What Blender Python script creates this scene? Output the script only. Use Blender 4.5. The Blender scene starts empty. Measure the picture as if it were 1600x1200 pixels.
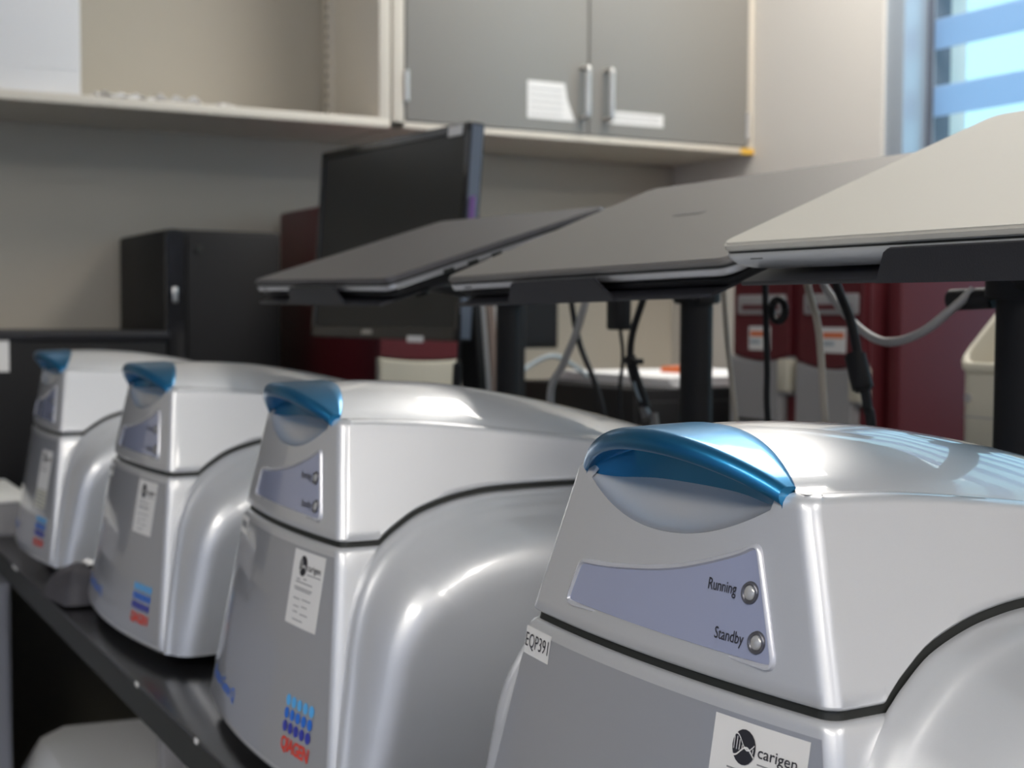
import bpy, bmesh, math, random
from mathutils import Vector, Matrix, Euler
import numpy as np

scene = bpy.context.scene
COL = scene.collection
random.seed(7)

# ------------------------------------------------------------------ camera
F_PX = 2192.5
YAW, PITCH, ROLL = math.radians(28.583), math.radians(2.788), math.radians(0.269)
CAM_Z = 1.248
cam_data = bpy.data.cameras.new('camera')
cam_data.sensor_width = 36.0
cam_data.lens = F_PX / 1600 * 36.0
cam_data.clip_start = 0.02
cam_data.dof.use_dof = True
cam_data.dof.focus_distance = 0.66
cam_data.dof.aperture_fstop = cam_data.lens / 4.0     # 4.0 mm entrance pupil, a phone lens
cam = bpy.data.objects.new('camera', cam_data)
fw = Vector((-math.cos(YAW) * math.cos(PITCH), math.sin(YAW) * math.cos(PITCH), -math.sin(PITCH)))
rt = fw.cross(Vector((0, 0, 1))).normalized()
up = rt.cross(fw)
r2 = rt * math.cos(ROLL) + up * math.sin(ROLL)
u2 = up * math.cos(ROLL) - rt * math.sin(ROLL)
cam.matrix_world = Matrix(((r2.x, u2.x, -fw.x, 0), (r2.y, u2.y, -fw.y, 0), (r2.z, u2.z, -fw.z, CAM_Z), (0, 0, 0, 1)))
COL.objects.link(cam)
scene.camera = cam

# ------------------------------------------------------------------ world, exposure
world = bpy.data.worlds.new('sky')
scene.world = world
world.use_nodes = True
bg = world.node_tree.nodes['Background']
bg.inputs['Color'].default_value = (0.50, 0.93, 1.12, 1)
bg.inputs['Strength'].default_value = 0.95
vs = scene.view_settings
vs.view_transform = 'Standard'
vs.look = 'None'
vs.exposure = 0.55
vs.gamma = 1.0
vs.use_curve_mapping = False
LAMP_STRENGTH = 9.8
LAMP_COLOR = (1.0, 0.945, 0.87, 1)

# ------------------------------------------------------------------ materials
MATS = {}
def mat(name, color, rough=0.5, metal=0.0, coat=0.0, coat_rough=0.05, noise=0.0, nscale=40.0, bump=0.0, bscale=200.0,
        emission=None, strength=0.0, spec=0.5, trans=0.0):
    if name in MATS:
        return MATS[name]
    m = bpy.data.materials.new(name)
    m.use_nodes = True
    nt = m.node_tree
    b = nt.nodes['Principled BSDF']
    b.inputs['Base Color'].default_value = (*color, 1)
    b.inputs['Roughness'].default_value = rough
    b.inputs['Metallic'].default_value = metal
    b.inputs['Coat Weight'].default_value = coat
    b.inputs['Coat Roughness'].default_value = coat_rough
    b.inputs['Specular IOR Level'].default_value = spec
    if emission:
        b.inputs['Emission Color'].default_value = (*emission, 1)
        b.inputs['Emission Strength'].default_value = strength
    if noise or bump:
        tc = nt.nodes.new('ShaderNodeTexCoord')
    if noise:
        n = nt.nodes.new('ShaderNodeTexNoise')
        n.inputs['Scale'].default_value = nscale
        n.inputs['Detail'].default_value = 3
        nt.links.new(tc.outputs['Object'], n.inputs['Vector'])
        mr = nt.nodes.new('ShaderNodeMapRange')
        mr.inputs['To Min'].default_value = 1 - noise
        mr.inputs['To Max'].default_value = 1 + noise
        nt.links.new(n.outputs['Fac'], mr.inputs['Value'])
        mx = nt.nodes.new('ShaderNodeVectorMath')
        mx.operation = 'SCALE'
        mx.inputs[0].default_value = color
        nt.links.new(mr.outputs['Result'], mx.inputs['Scale'])
        nt.links.new(mx.outputs['Vector'], b.inputs['Base Color'])
    if bump:
        n2 = nt.nodes.new('ShaderNodeTexNoise')
        n2.inputs['Scale'].default_value = bscale
        nt.links.new(tc.outputs['Object'], n2.inputs['Vector'])
        bp = nt.nodes.new('ShaderNodeBump')
        bp.inputs['Strength'].default_value = bump
        bp.inputs['Distance'].default_value = 0.002
        nt.links.new(n2.outputs['Fac'], bp.inputs['Height'])
        nt.links.new(bp.outputs['Normal'], b.inputs['Normal'])
    MATS[name] = m
    return m

M_WALL_BOUNCE = mat('wall_cool_bounce', (0.43, 0.50, 0.67), 0.8, noise=0.02, nscale=3, bump=0.05)  # blue tint added so unseen walls bounce cool light onto instrument fronts
M_WALL = mat('wall_paint', (0.55, 0.505, 0.42), 0.8, noise=0.02, nscale=3, bump=0.05)
M_WALL2 = mat('wall_paint_window_side', (0.76, 0.735, 0.69), 0.8, noise=0.02, nscale=3, bump=0.05)
M_CEIL = mat('ceiling_tile', (0.80, 0.79, 0.76), 0.9, noise=0.03, nscale=60)
M_FLOOR = mat('vinyl_floor', (0.30, 0.30, 0.29), 0.45, noise=0.06, nscale=25)
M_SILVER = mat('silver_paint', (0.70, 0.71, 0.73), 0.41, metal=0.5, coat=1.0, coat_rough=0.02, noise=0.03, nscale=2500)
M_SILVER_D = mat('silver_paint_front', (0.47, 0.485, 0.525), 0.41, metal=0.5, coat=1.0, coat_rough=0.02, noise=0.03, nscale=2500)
M_BLUE = mat('blue_metal_paint', (0.022, 0.20, 0.41), 0.34, metal=0.95, coat=0.4, coat_rough=0.08)
M_GASKET = mat('black_rubber', (0.012, 0.014, 0.012), 0.6)
M_STATUS = mat('smoked_blue_plastic', (0.33, 0.36, 0.50), 0.18, coat=0.8, coat_rough=0.03)
M_STATUS_RIM = mat('panel_rim', (0.62, 0.63, 0.68), 0.25, metal=0.3, coat=0.6)
M_LED = mat('clear_led_lens', (0.50, 0.50, 0.50), 0.2, metal=0.3, coat=1.0)
M_LEDRING = mat('led_ring', (0.16, 0.16, 0.18), 0.3, metal=0.6)
M_INK = mat('dark_ink', (0.02, 0.02, 0.028), 0.6)
M_INK_GREY = mat('grey_ink', (0.25, 0.25, 0.26), 0.7)
M_LABEL = mat('label_paper', (0.80, 0.79, 0.77), 0.55)
M_LABEL_CREAM = mat('label_cream', (0.70, 0.69, 0.58), 0.6)
M_CYAN = mat('print_light_blue', (0.10, 0.46, 0.90), 0.45)
M_MIDBLUE = mat('print_blue', (0.012, 0.16, 0.68), 0.45)
M_NAVY = mat('print_dark_blue', (0.03, 0.045, 0.40), 0.45)
M_RED = mat('print_red', (0.78, 0.055, 0.035), 0.45)
M_TXTBLUE = mat('print_text_blue', (0.02, 0.16, 0.70), 0.45)
M_BENCH = mat('black_epoxy_top', (0.012, 0.012, 0.013), 0.22, coat=0.3, coat_rough=0.15, noise=0.2, nscale=120)
M_BENCHEDGE = mat('bench_edge', (0.024, 0.026, 0.023), 0.55, noise=0.15, nscale=60)
M_BENCHPANEL = mat('bench_panel_dark', (0.15, 0.14, 0.11), 0.7)
M_BLACK = mat('black_plastic', (0.013, 0.013, 0.014), 0.55, spec=0.25)
M_BLACKMETAL = mat('black_powder_coat', (0.014, 0.014, 0.018), 0.48, bump=0.1, bscale=900)
M_BLACKGLOSS = mat('black_gloss', (0.012, 0.012, 0.013), 0.12, coat=0.3)
M_SCREEN = mat('screen_matte', (0.022, 0.022, 0.021), 0.33)
M_LAP_DARK = mat('dark_aluminium', (0.20, 0.19, 0.18), 0.55, metal=0.3, spec=0.3)
M_LAP_DARK3 = mat('charcoal_aluminium', (0.12, 0.115, 0.12), 0.45, metal=0.4)
M_LAP_DARK2 = mat('dark_aluminium_edge', (0.10, 0.10, 0.11), 0.35, metal=0.7)
M_LAP_SILVER = mat('silver_aluminium', (0.55, 0.55, 0.56), 0.35, metal=0.8)
M_LAP_WHITE = mat('pale_champagne_lid', (0.56, 0.54, 0.48), 0.62, metal=0.0, coat=0.0, spec=0.2)
M_LAP_WHITE_B = mat('pale_laptop_base', (0.55, 0.56, 0.56), 0.35, metal=0.3)
M_MAROON = mat('maroon_plastic', (0.115, 0.014, 0.019), 0.42, noise=0.03, nscale=20)
M_CREAM = mat('cream_plastic', (0.62, 0.58, 0.47), 0.5)
M_GREYPL = mat('grey_plastic', (0.36, 0.35, 0.35), 0.5)
M_WHITEPL = mat('white_plastic', (0.88, 0.88, 0.86), 0.4)
M_CABFRAME = mat('cabinet_cream_paint', (0.72, 0.665, 0.575), 0.45)
M_CABDOOR = mat('cabinet_grey_door', (0.285, 0.275, 0.252), 0.42)
M_CHROME = mat('satin_nickel', (0.72, 0.71, 0.69), 0.28, metal=0.9)
M_PAPER = mat('white_paper', (0.90, 0.89, 0.89), 0.7)
M_YELLOW = mat('yellow_tape', (0.85, 0.50, 0.06), 0.6)
M_ORANGE = mat('orange_pad', (0.80, 0.20, 0.07), 0.6)
M_CABLE_GREY = mat('grey_cable', (0.36, 0.35, 0.34), 0.45)
M_CABLE_BEIGE = mat('beige_cable', (0.42, 0.37, 0.30), 0.45)
M_CABLE_BLUE = mat('pale_blue_cable', (0.35, 0.42, 0.46), 0.45)
M_ALU = mat('aluminium_sky_tint', (0.45, 0.52, 0.60), 0.4, metal=0.4)  # blue of the reflected sky is put into the base colour
M_DARKGAP = mat('window_gasket', (0.12, 0.14, 0.18), 0.6)
M_CLOTH = mat('dark_grey_film', (0.06, 0.057, 0.066), 0.6, coat=0.0, noise=0.2, nscale=40)
M_GREYCAB = mat('blue_grey_steel', (0.28, 0.29, 0.33), 0.45)
M_PURPLE = mat('violet_folder', (0.30, 0.16, 0.45), 0.5)
M_BROWN = mat('brown_card', (0.22, 0.16, 0.13), 0.6)
M_LAMPFRAME = mat('lamp_frame_white', (0.8, 0.8, 0.78), 0.5)
M_LAMP = mat('lamp_diffuser', (0.8, 0.8, 0.8), 0.5, emission=LAMP_COLOR[:3], strength=LAMP_STRENGTH)

def special_mats():
    m = bpy.data.materials.new('window_glass'); m.use_nodes = True
    nt = m.node_tree; nt.nodes.clear()
    o = nt.nodes.new('ShaderNodeOutputMaterial'); mx = nt.nodes.new('ShaderNodeMixShader')
    t = nt.nodes.new('ShaderNodeBsdfTransparent'); g = nt.nodes.new('ShaderNodeBsdfGlossy')
    g.inputs['Roughness'].default_value = 0.02
    mx.inputs[0].default_value = 0.06
    nt.links.new(t.outputs[0], mx.inputs[1]); nt.links.new(g.outputs[0], mx.inputs[2]); nt.links.new(mx.outputs[0], o.inputs[0])
    MATS['glass'] = m
    m = bpy.data.materials.new('blind_fabric'); m.use_nodes = True
    nt = m.node_tree; nt.nodes.clear()
    o = nt.nodes.new('ShaderNodeOutputMaterial'); mx = nt.nodes.new('ShaderNodeMixShader')
    t = nt.nodes.new('ShaderNodeBsdfTranslucent'); t.inputs['Color'].default_value = (0.66, 0.72, 0.86, 1)
    d = nt.nodes.new('ShaderNodeBsdfDiffuse'); d.inputs['Color'].default_value = (0.45, 0.46, 0.50, 1)
    mx.inputs[0].default_value = 0.12
    nt.links.new(t.outputs[0], mx.inputs[1]); nt.links.new(d.outputs[0], mx.inputs[2]); nt.links.new(mx.outputs[0], o.inputs[0])
    MATS['fabric'] = m
special_mats()

# ------------------------------------------------------------------ helpers
def link(o, parent=None):
    COL.objects.link(o)
    if parent is not None:
        o.parent = parent
    return o

def tag(o, label=None, cat=None, group=None, kind=None):
    if label: o['label'] = label
    if cat: o['category'] = cat
    if group: o['group'] = group
    if kind: o['kind'] = kind
    return o

def thing(name, label, cat, loc=(0, 0, 0), rotz=0.0, group=None, matrix=None):
    o = bpy.data.objects.new(name, None)
    o.empty_display_size = 0.05
    if matrix is not None: o.matrix_world = matrix
    else:
        o.location = loc; o.rotation_euler = (0, 0, rotz)
    link(o)
    return tag(o, label, cat, group)

def mesh_obj(name, verts, faces, material, parent=None, smooth=True, angle=35):
    me = bpy.data.meshes.new(name)
    me.from_pydata([tuple(v) for v in verts], [], faces)
    me.update()
    bm = bmesh.new(); bm.from_mesh(me)
    bmesh.ops.remove_doubles(bm, verts=bm.verts, dist=1e-6)
    bmesh.ops.recalc_face_normals(bm, faces=bm.faces)
    bm.to_mesh(me); bm.free()
    if smooth:
        for p in me.polygons: p.use_smooth = True
        me.set_sharp_from_angle(angle=math.radians(angle))
    me.materials.append(material)
    return link(bpy.data.objects.new(name, me), parent)

def bm_obj(name, bm, material, parent=None, smooth=True, angle=35):
    me = bpy.data.meshes.new(name)
    bm.to_mesh(me); bm.free()
    if smooth:
        for p in me.polygons: p.use_smooth = True
        me.set_sharp_from_angle(angle=math.radians(angle))
    me.materials.append(material)
    return link(bpy.data.objects.new(name, me), parent)

def bm_box(bm, lo, hi, bevel=0.0, seg=2, matrix=None):
    lo, hi = Vector(lo), Vector(hi)
    c, s = (lo + hi) / 2, hi - lo
    m = Matrix.Translation(c) @ Matrix.Diagonal((*s, 1))
    if matrix is not None: m = matrix @ m
    r = bmesh.ops.create_cube(bm, size=1.0, matrix=m)
    if bevel > 0:
        es = set()
        for v in r['verts']:
            for e in v.link_edges: es.add(e)
        bmesh.ops.bevel(bm, geom=list(es), offset=bevel, segments=seg, affect='EDGES', profile=0.5)

def box(name, lo, hi, material, parent=None, bevel=0.0, seg=2, matrix=None):
    bm = bmesh.new()
    bm_box(bm, lo, hi, bevel, seg, matrix)
    return bm_obj(name, bm, material, parent)

def boxes(name, lst, material, parent=None, bevel=0.0):
    bm = bmesh.new()
    for lo, hi in lst: bm_box(bm, lo, hi, bevel)
    return bm_obj(name, bm, material, parent)

def catmull(pts, n=8):
    P = [np.array(p, float) for p in pts]
    P = [2 * P[0] - P[1]] + P + [2 * P[-1] - P[-2]]
    out = []
    for i in range(1, len(P) - 2):
        p0, p1, p2, p3 = P[i - 1:i + 3]
        for k in range(n):
            t = k / n
            out.append(0.5 * ((2 * p1) + (-p0 + p2) * t + (2 * p0 - 5 * p1 + 4 * p2 - p3) * t * t + (-p0 + 3 * p1 - 3 * p2 + p3) * t ** 3))
    out.append(P[-2])
    return out

def tube(name, pts, r, material, parent=None, sides=10, smooth=True, n=6):
    C = catmull(pts, n) if smooth and len(pts) > 2 else [np.array(p, float) for p in pts]
    rr = r if callable(r) else (lambda t: r)
    V, Fc = [], []
    ref = np.array([0.3, 0.2, 0.93])
    for i, c in enumerate(C):
        a = C[max(0, i - 1)]; b = C[min(len(C) - 1, i + 1)]
        d = (b - a) / np.linalg.norm(b - a)
        if abs(d @ ref) > 0.95: ref = np.array([1.0, 0, 0])
        e1 = np.cross(d, ref); e1 /= np.linalg.norm(e1); e2 = np.cross(d, e1)
        for k in range(sides):
            a_ = 2 * math.pi * k / sides
            V.append(c + rr(i / (len(C) - 1)) * (math.cos(a_) * e1 + math.sin(a_) * e2))
    for i in range(len(C) - 1):
        for k in range(sides):
            k2 = (k + 1) % sides
            Fc.append((i * sides + k, i * sides + k2, (i + 1) * sides + k2, (i + 1) * sides + k))
    Fc.append(tuple(range(sides))); Fc.append(tuple(range((len(C) - 1) * sides, len(C) * sides)))
    return mesh_obj(name, V, Fc, material, parent, True, 50)

def cyl(name, p0, p1, r, material, parent=None, sides=24, bevel=0.0):
    p0, p1 = Vector(p0), Vector(p1)
    d = p1 - p0
    bm = bmesh.new()
    m = Matrix.Translation((p0 + p1) / 2) @ d.to_track_quat('Z', 'Y').to_matrix().to_4x4()
    rs = bmesh.ops.create_cone(bm, cap_ends=True, segments=sides, radius1=r, radius2=r, depth=d.length, matrix=m)
    if bevel:
        es = [e for e in bm.edges if len(e.link_faces) == 2 and any(len(f.verts) > 4 for f in e.link_faces)]
        bmesh.ops.bevel(bm, geom=es, offset=bevel, segments=2, affect='EDGES')
    return bm_obj(name, bm, material, parent)

def prism(name, outline, z0, z1, material, parent=None, bevel=0.0, axis='z'):
    """outline of (a, b) extruded along axis"""
    bm = bmesh.new()
    def P(a, b, c):
        return {'z': (a, b, c), 'y': (a, c, b), 'x': (c, a, b)}[axis]
    lo = [bm.verts.new(P(a, b, z0)) for a, b in outline]
    hi = [bm.verts.new(P(a, b, z1)) for a, b in outline]
    n = len(outline)
    f0 = bm.faces.new(lo); f1 = bm.faces.new(hi)
    for i in range(n):
        bm.faces.new((lo[i], lo[(i + 1) % n], hi[(i + 1) % n], hi[i]))
    bmesh.ops.recalc_face_normals(bm, faces=bm.faces)
    if bevel:
        es = list(set(list(f0.edges) + list(f1.edges)))
        bmesh.ops.bevel(bm, geom=es, offset=bevel, segments=3, affect='EDGES')
    return bm_obj(name, bm, material, parent)

def rrect(x0, y0, x1, y1, r, n=6):
    pts = []
    for cx, cy, a0 in ((x1 - r, y0 + r, -90), (x1 - r, y1 - r, 0), (x0 + r, y1 - r, 90), (x0 + r, y0 + r, 180)):
        for k in range(n + 1):
            a = math.radians(a0 + 90 * k / n)
            pts.append((cx + r * math.cos(a), cy + r * math.sin(a)))
    return pts

def grid_faces(nr, nc, off=0):
    return [(off + i * nc + j, off + i * nc + j + 1, off + (i + 1) * nc + j + 1, off + (i + 1) * nc + j)
            for i in range(nr - 1) for j in range(nc - 1)]

_font_cache = {}
def text_mesh_data(body, bold=0.0, spacing=1.0):
    key = (body, bold, spacing)
    if key not in _font_cache:
        cu = bpy.data.curves.new('tmp_text', 'FONT')
        cu.body = body; cu.size = 1.0; cu.offset = bold; cu.space_character = spacing
        cu.resolution_u = 3
        o = bpy.data.objects.new('tmp_text', cu)
        COL.objects.link(o)
        bpy.context.view_layer.update()
        dg = bpy.context.evaluated_depsgraph_get()
        me = bpy.data.meshes.new_from_object(o.evaluated_get(dg))
        vs_ = [tuple(v.co) for v in me.vertices]; fs = [tuple(p.vertices) for p in me.polygons]
        bpy.data.meshes.remove(me)
        bpy.data.objects.remove(o); bpy.data.curves.remove(cu)
        xs = [v[0] for v in vs_]
        _font_cache[key] = (vs_, fs, min(xs), max(xs))
    return _font_cache[key]

def lettering(name, body, x0, x1, z0, height, surf, material, parent, bold=0.0, lift=0.0006, angle=0.0, spacing=1.0):
    """letters laid on a surface: surf(x, z) -> point; text fitted between x0 and x1"""
    V, Fs, a, b = text_mesh_data(body, bold, spacing)
    sx = (x1 - x0) / (b - a); sz = height / 0.73
    out = []
    for v in V:
        lx, lz = (v[0] - a) * sx, v[1] * sz
        px = x0 + lx * math.cos(angle) - lz * math.sin(angle); pz = z0 + lx * math.sin(angle) + lz * math.cos(angle)
        p = surf(px, pz)
        out.append((p[0], p[1] - lift, p[2]))
    return mesh_obj(name, out, Fs, material, parent, smooth=False)

def patch(name, x0, z0, x1, z1, surf, material, parent, lift=0.0005, n=6, thick=0.0004):
    V = []
    for l in (lift, lift - thick):
        for i in range(n + 1):
            for j in range(n + 1):
                p = surf(x0 + (x1 - x0) * j / n, z0 + (z1 - z0) * i / n)
                V.append((p[0], p[1] - l, p[2]))
    Fs = grid_faces(n + 1, n + 1) + grid_faces(n + 1, n + 1, (n + 1) ** 2)
    return mesh_obj(name, V, Fs, material, parent, True, 30)

def disc_on(name, cx, cz, rx, rz, surf, material, parent, lift=0.0007, n=20):
    V = []
    for k in range(n):
        a = 2 * math.pi * k / n
        p = surf(cx + rx * math.cos(a), cz + rz * math.sin(a)); V.append((p[0], p[1] - lift, p[2]))
    p = surf(cx, cz); V.append((p[0], p[1] - lift, p[2]))
    return mesh_obj(name, V, [(k, (k + 1) % n, n) for k in range(n)], material, parent)

def copy_tree(o, parent=None):
    c = o.copy(); COL.objects.link(c); c.parent = parent
    for ch in o.children: copy_tree(ch, c)
    return c

def struct(o, label=None):
    o['kind'] = 'structure'
    if label: o['label'] = label
    return o

# ------------------------------------------------------------------ the room
WX, WY, XE, YW, CEIL = -3.09, 2.168, 2.6, -2.6, 2.75
BENCH = 0.90
struct(box('floor', (WX - .2, YW - .2, -.1), (XE + .2, WY + .4, 0), M_FLOOR), 'grey vinyl floor of the laboratory')
struct(box('ceiling', (WX - .2, YW - .2, CEIL), (XE + .2, WY + .4, CEIL + .1), M_CEIL), 'white tiled ceiling of the laboratory')
struct(box('wall_back', (WX - .15, YW - .2, 0), (WX, WY + .3, CEIL), M_WALL), 'beige wall behind the wall cupboards')
struct(box('wall_left', (WX - .2, YW - .15, 0), (XE + .2, YW, CEIL), M_WALL_BOUNCE), 'unseen wall facing the front of the bench, tinted blue for cool bounce light')
struct(box('wall_front', (XE, YW - .2, 0), (XE + .15, WY + .3, CEIL), M_WALL_BOUNCE), 'unseen wall behind the viewer, tinted blue for cool bounce light')
OX0, OX1, OZ0, OZ1 = -2.31, -0.35, 0.98, 2.55
struct(boxes('wall_right', [((WX - .15, WY, 0), (OX0, WY + .25, CEIL)), ((OX1, WY, 0), (XE + .15, WY + .25, CEIL)),
                            ((OX0, WY, 0), (OX1, WY + .25, OZ0)), ((OX0, WY, OZ1), (OX1, WY + .25, CEIL))], M_WALL2),
       'pale wall with the window')
win = boxes('window_1', [((OX0, WY + .008, OZ0), (OX0 + .055, WY + .13, OZ1)), ((OX1 - .055, WY + .008, OZ0), (OX1, WY + .13, OZ1)),
                         ((OX0, WY + .008, OZ0), (OX1, WY + .13, OZ0 + .055)), ((OX0, WY + .008, OZ1 - .055), (OX1, WY + .13, OZ1))], M_ALU, bevel=0.003)
struct(win, 'tall window with pale aluminium frame')
boxes('window_gasket', [((OX0 + .055, WY + .075, OZ0 + .055), (OX0 + .08, WY + .12, OZ1 - .055)), ((OX1 - .10, WY + .075, OZ0 + .055), (OX1 - .055, WY + .12, OZ1 - .055))], M_DARKGAP, win)
box('pane', (OX0 + .05, WY + .108, OZ0 + .05), (OX1 - .05, WY + .114, OZ1 - .05), MATS['glass'], win)

blind = thing('roller_blind', 'striped roller blind glowing blue in the window', 'window blind', ((OX0 + OX1) / 2, WY + .06, OZ0))
bx0, bx1 = OX0 + .085 - (OX0 + OX1) / 2, OX1 - .105 - (OX0 + OX1) / 2
zz = 1.676 - 0.1415 * 4
while zz < OZ1 - .08:
    box('fabric_band', (bx0, .006, zz - OZ0), (bx1, .0075, zz + .064 - OZ0), MATS['fabric'], blind)
    zz += 0.1415
cyl('roller_tube', (bx0, 0.005, OZ1 - .08 - OZ0), (bx1, 0.005, OZ1 - .08 - OZ0), .02, M_ALU, blind)
for sx in (bx0, bx1):
    box('edge_cord', (sx - .0007, .006, 1.676 - 0.1415 * 4 - OZ0), (sx + .0007, .0072, OZ1 - .08 - OZ0), M_ALU, blind)

# ceiling lamps
for lx, ly, where in ((-1.75, 1.78, 'in the corner between the cupboards and the window'), (1.6, 0.72, 'behind the viewer, nearer the window'), (1.6, -1.2, 'behind the viewer, farther from the window'), (0.2, -1.5, 'on the side away from the window')):
    t = thing('ceiling_light', 'white recessed ceiling lamp ' + where, 'ceiling lamp', (lx, ly, CEIL - .05), group='recessed ceiling lamps')
    boxes('lamp_frame', [((-.62, -.32, 0), (.62, -.29, .055)), ((-.62, .29, 0), (.62, .32, .055)), ((-.62, -.32, 0), (-.59, .32, .055)), ((.59, -.32, 0), (.62, .32, .055))], M_LAMPFRAME, t)
    box('diffuser', (-.592, -.292, .012), (.592, .292, .02), M_LAMP, t)

# ------------------------------------------------------------------ benches
BX0, BX1 = -3.05, 0.95
bt = thing('lab_bench', 'long black laboratory bench under the silver instruments', 'bench', (-1.05, .65, 0))
def L(p): return (p[0] + 1.05, p[1] - .65, p[2])
box('bench_top', L((BX0, .317, BENCH - .032)), L((BX1, 1.02, BENCH)), M_BENCH, bt, bevel=.002)
box('bench_edge', L((BX0, .3165, BENCH - .031)), L((BX1, .322, BENCH - .003)), M_BENCHEDGE, bt)
box('back_panel', L((BX0, .97, .02)), L((BX1, .99, BENCH - .032)), M_BENCHPANEL, bt)
box('end_panel', L((-2.62, .40, .02)), L((-2.6, .97, BENCH - .032)), M_BENCHPANEL, bt)
for lx in (-1.755, .4, .9):
    box('leg', L((lx - .014, .45, 0)), L((lx + .014, .478, BENCH - .032)), M_GREYPL, bt, bevel=.002)
# chips along the worn edge
for cx, s in ((-1.005, .012), (-.985, .018), (-1.12, .004), (-1.32, .005), (-2.0, .006), (-2.02, .005)):
    box('chip', L((cx - s, .3162, BENCH - .004)), L((cx + s, .3175, BENCH + .0003)), M_LABEL, bt)
bt2 = thing('lab_bench', 'black laboratory bench along the window wall', 'bench', (-1.05, 1.6, 0))
def L2(p): return (p[0] + 1.05, p[1] - 1.6, p[2])
box('bench_top', L2((BX0, 1.03, BENCH - .032)), L2((BX1, 2.15, BENCH)), M_BENCH, bt2, bevel=.002)
box('front_panel', L2((BX0, 1.045, .02)), L2((BX1, 1.065, BENCH - .032)), M_BENCHPANEL, bt2)
box('rear_panel', L2((BX0, 2.10, 0)), L2((BX1, 2.12, BENCH - .032)), M_BENCHPANEL, bt2)
box('end_panel', L2((BX1 - .02, 1.065, 0)), L2((BX1, 2.1, BENCH - .032)), M_BENCHPANEL, bt2)

# ------------------------------------------------------------------ silver instruments
ZS = .1871            # height of the seam between lid and body above the bench
RC = .008
DEPTH = .372
def nose_w(z): return .1188 + (ZS - z) * .238 if z <= ZS else .1188 - (z - ZS) * .3476
def nose_yc(z): return -(ZS - z) * .127 if z <= ZS else (z - ZS) * .138
def nose_b(z): return .0085 + (ZS - z) * .035 if z <= ZS else .0085 - (z - ZS) * .03
def front_pt(x, z):
    w = nose_w(z)
    return (x, nose_yc(z) - nose_b(z) * (1 - min(1.0, (x / w) ** 2)), z)
def lerp_tab(tab, y):
    if y <= tab[0][0]:
        (a, b), (c, d) = tab[0], tab[1]
    elif y >= tab[-1][0]:
        (a, b), (c, d) = tab[-2], tab[-1]
    else:
        for k in range(len(tab) - 1):
            if tab[k][0] <= y <= tab[k + 1][0]:
                (a, b), (c, d) = tab[k], tab[k + 1]; break
    return b + (d - b) * (y - a) / (c - a)
def smooth_tab(pts, n=8): return [(float(p[0]), float(p[1])) for p in catmull(pts, n)]
SH = smooth_tab([(-.03, .2722), (.012, .2722), (.055, .2708), (.096, .2675), (.148, .2615), (.203, .2545), (.25, .2475), (.31, .236), (.39, .219)])
DM = smooth_tab([(-.03, .279), (-.012, .2925), (.003, .2945), (.037, .2955), (.069, .2955), (.102, .2940), (.136, .2910), (.195, .2815), (.257, .2675), (.321, .2505), (.39, .230)])
ARCH_PTS = [(.0305, .1835), (.036, .1878), (.044, .1930), (.062, .2028), (.085, .2100), (.106, .2140), (.132, .2164), (.185, .2174), (.26, .2165), (.39, .2120)]
ARCH = smooth_tab(ARCH_PTS)
DW = .078
def shoulder(y): return lerp_tab(SH, y)
def dome(x, y):
    s = shoulder(y)
    if abs(x) >= DW: return s
    return s + .0006 + (lerp_tab(DM, y) - s) * (1 - (x / DW) ** 2) ** .9
def arch_z(y): return .1835 if y < .0305 else lerp_tab(ARCH, y)
def smile(x):
    return .2462 + .0200 * (abs(x) / .0735) ** 2.1 if abs(x) < .0735 else 1.0

# plan path around the nose: list of (kind, parameter)
YS = [DEPTH - (DEPTH - .20) * k / 8 for k in range(9)] + [.20 - (.20 - .034) * k / 26 for k in range(1, 27)] + [.032, .0305, .028, .022, .018, .0145]
NF = 48
def path():
    P = [('L', y) for y in YS]
    P += [('CL', a) for a in (0, 15, 30, 45, 60, 75)]
    P += [('F', s) for s in [-1 + 2 * k / NF for k in range(NF + 1)]]
    P += [('CR', a) for a in (75, 60, 45, 30, 15, 0)]
    P += [('R', y) for y in reversed(YS)]
    return P
PATH = path()
def path_pt(k, p, z, inset=0.0):
    w = nose_w(z) - inset
    xf = w - RC
    yfc = front_pt(min(xf, nose_w(z)), z)[1] + inset
    if k == 'F': 
        x = p * xf
        return (x, front_pt(x, z)[1] + inset, z)
    if k in ('CL', 'CR'):
        a = math.radians(p)
        s = -1 if k == 'CL' else 1
        return (s * (xf + RC * math.cos(a)), yfc + RC - RC * math.sin(a), z)
    s = -1 if k == 'L' else 1
    y = max(p, yfc + RC) if p < .02 else p
    return (s * w, y, z)

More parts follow.
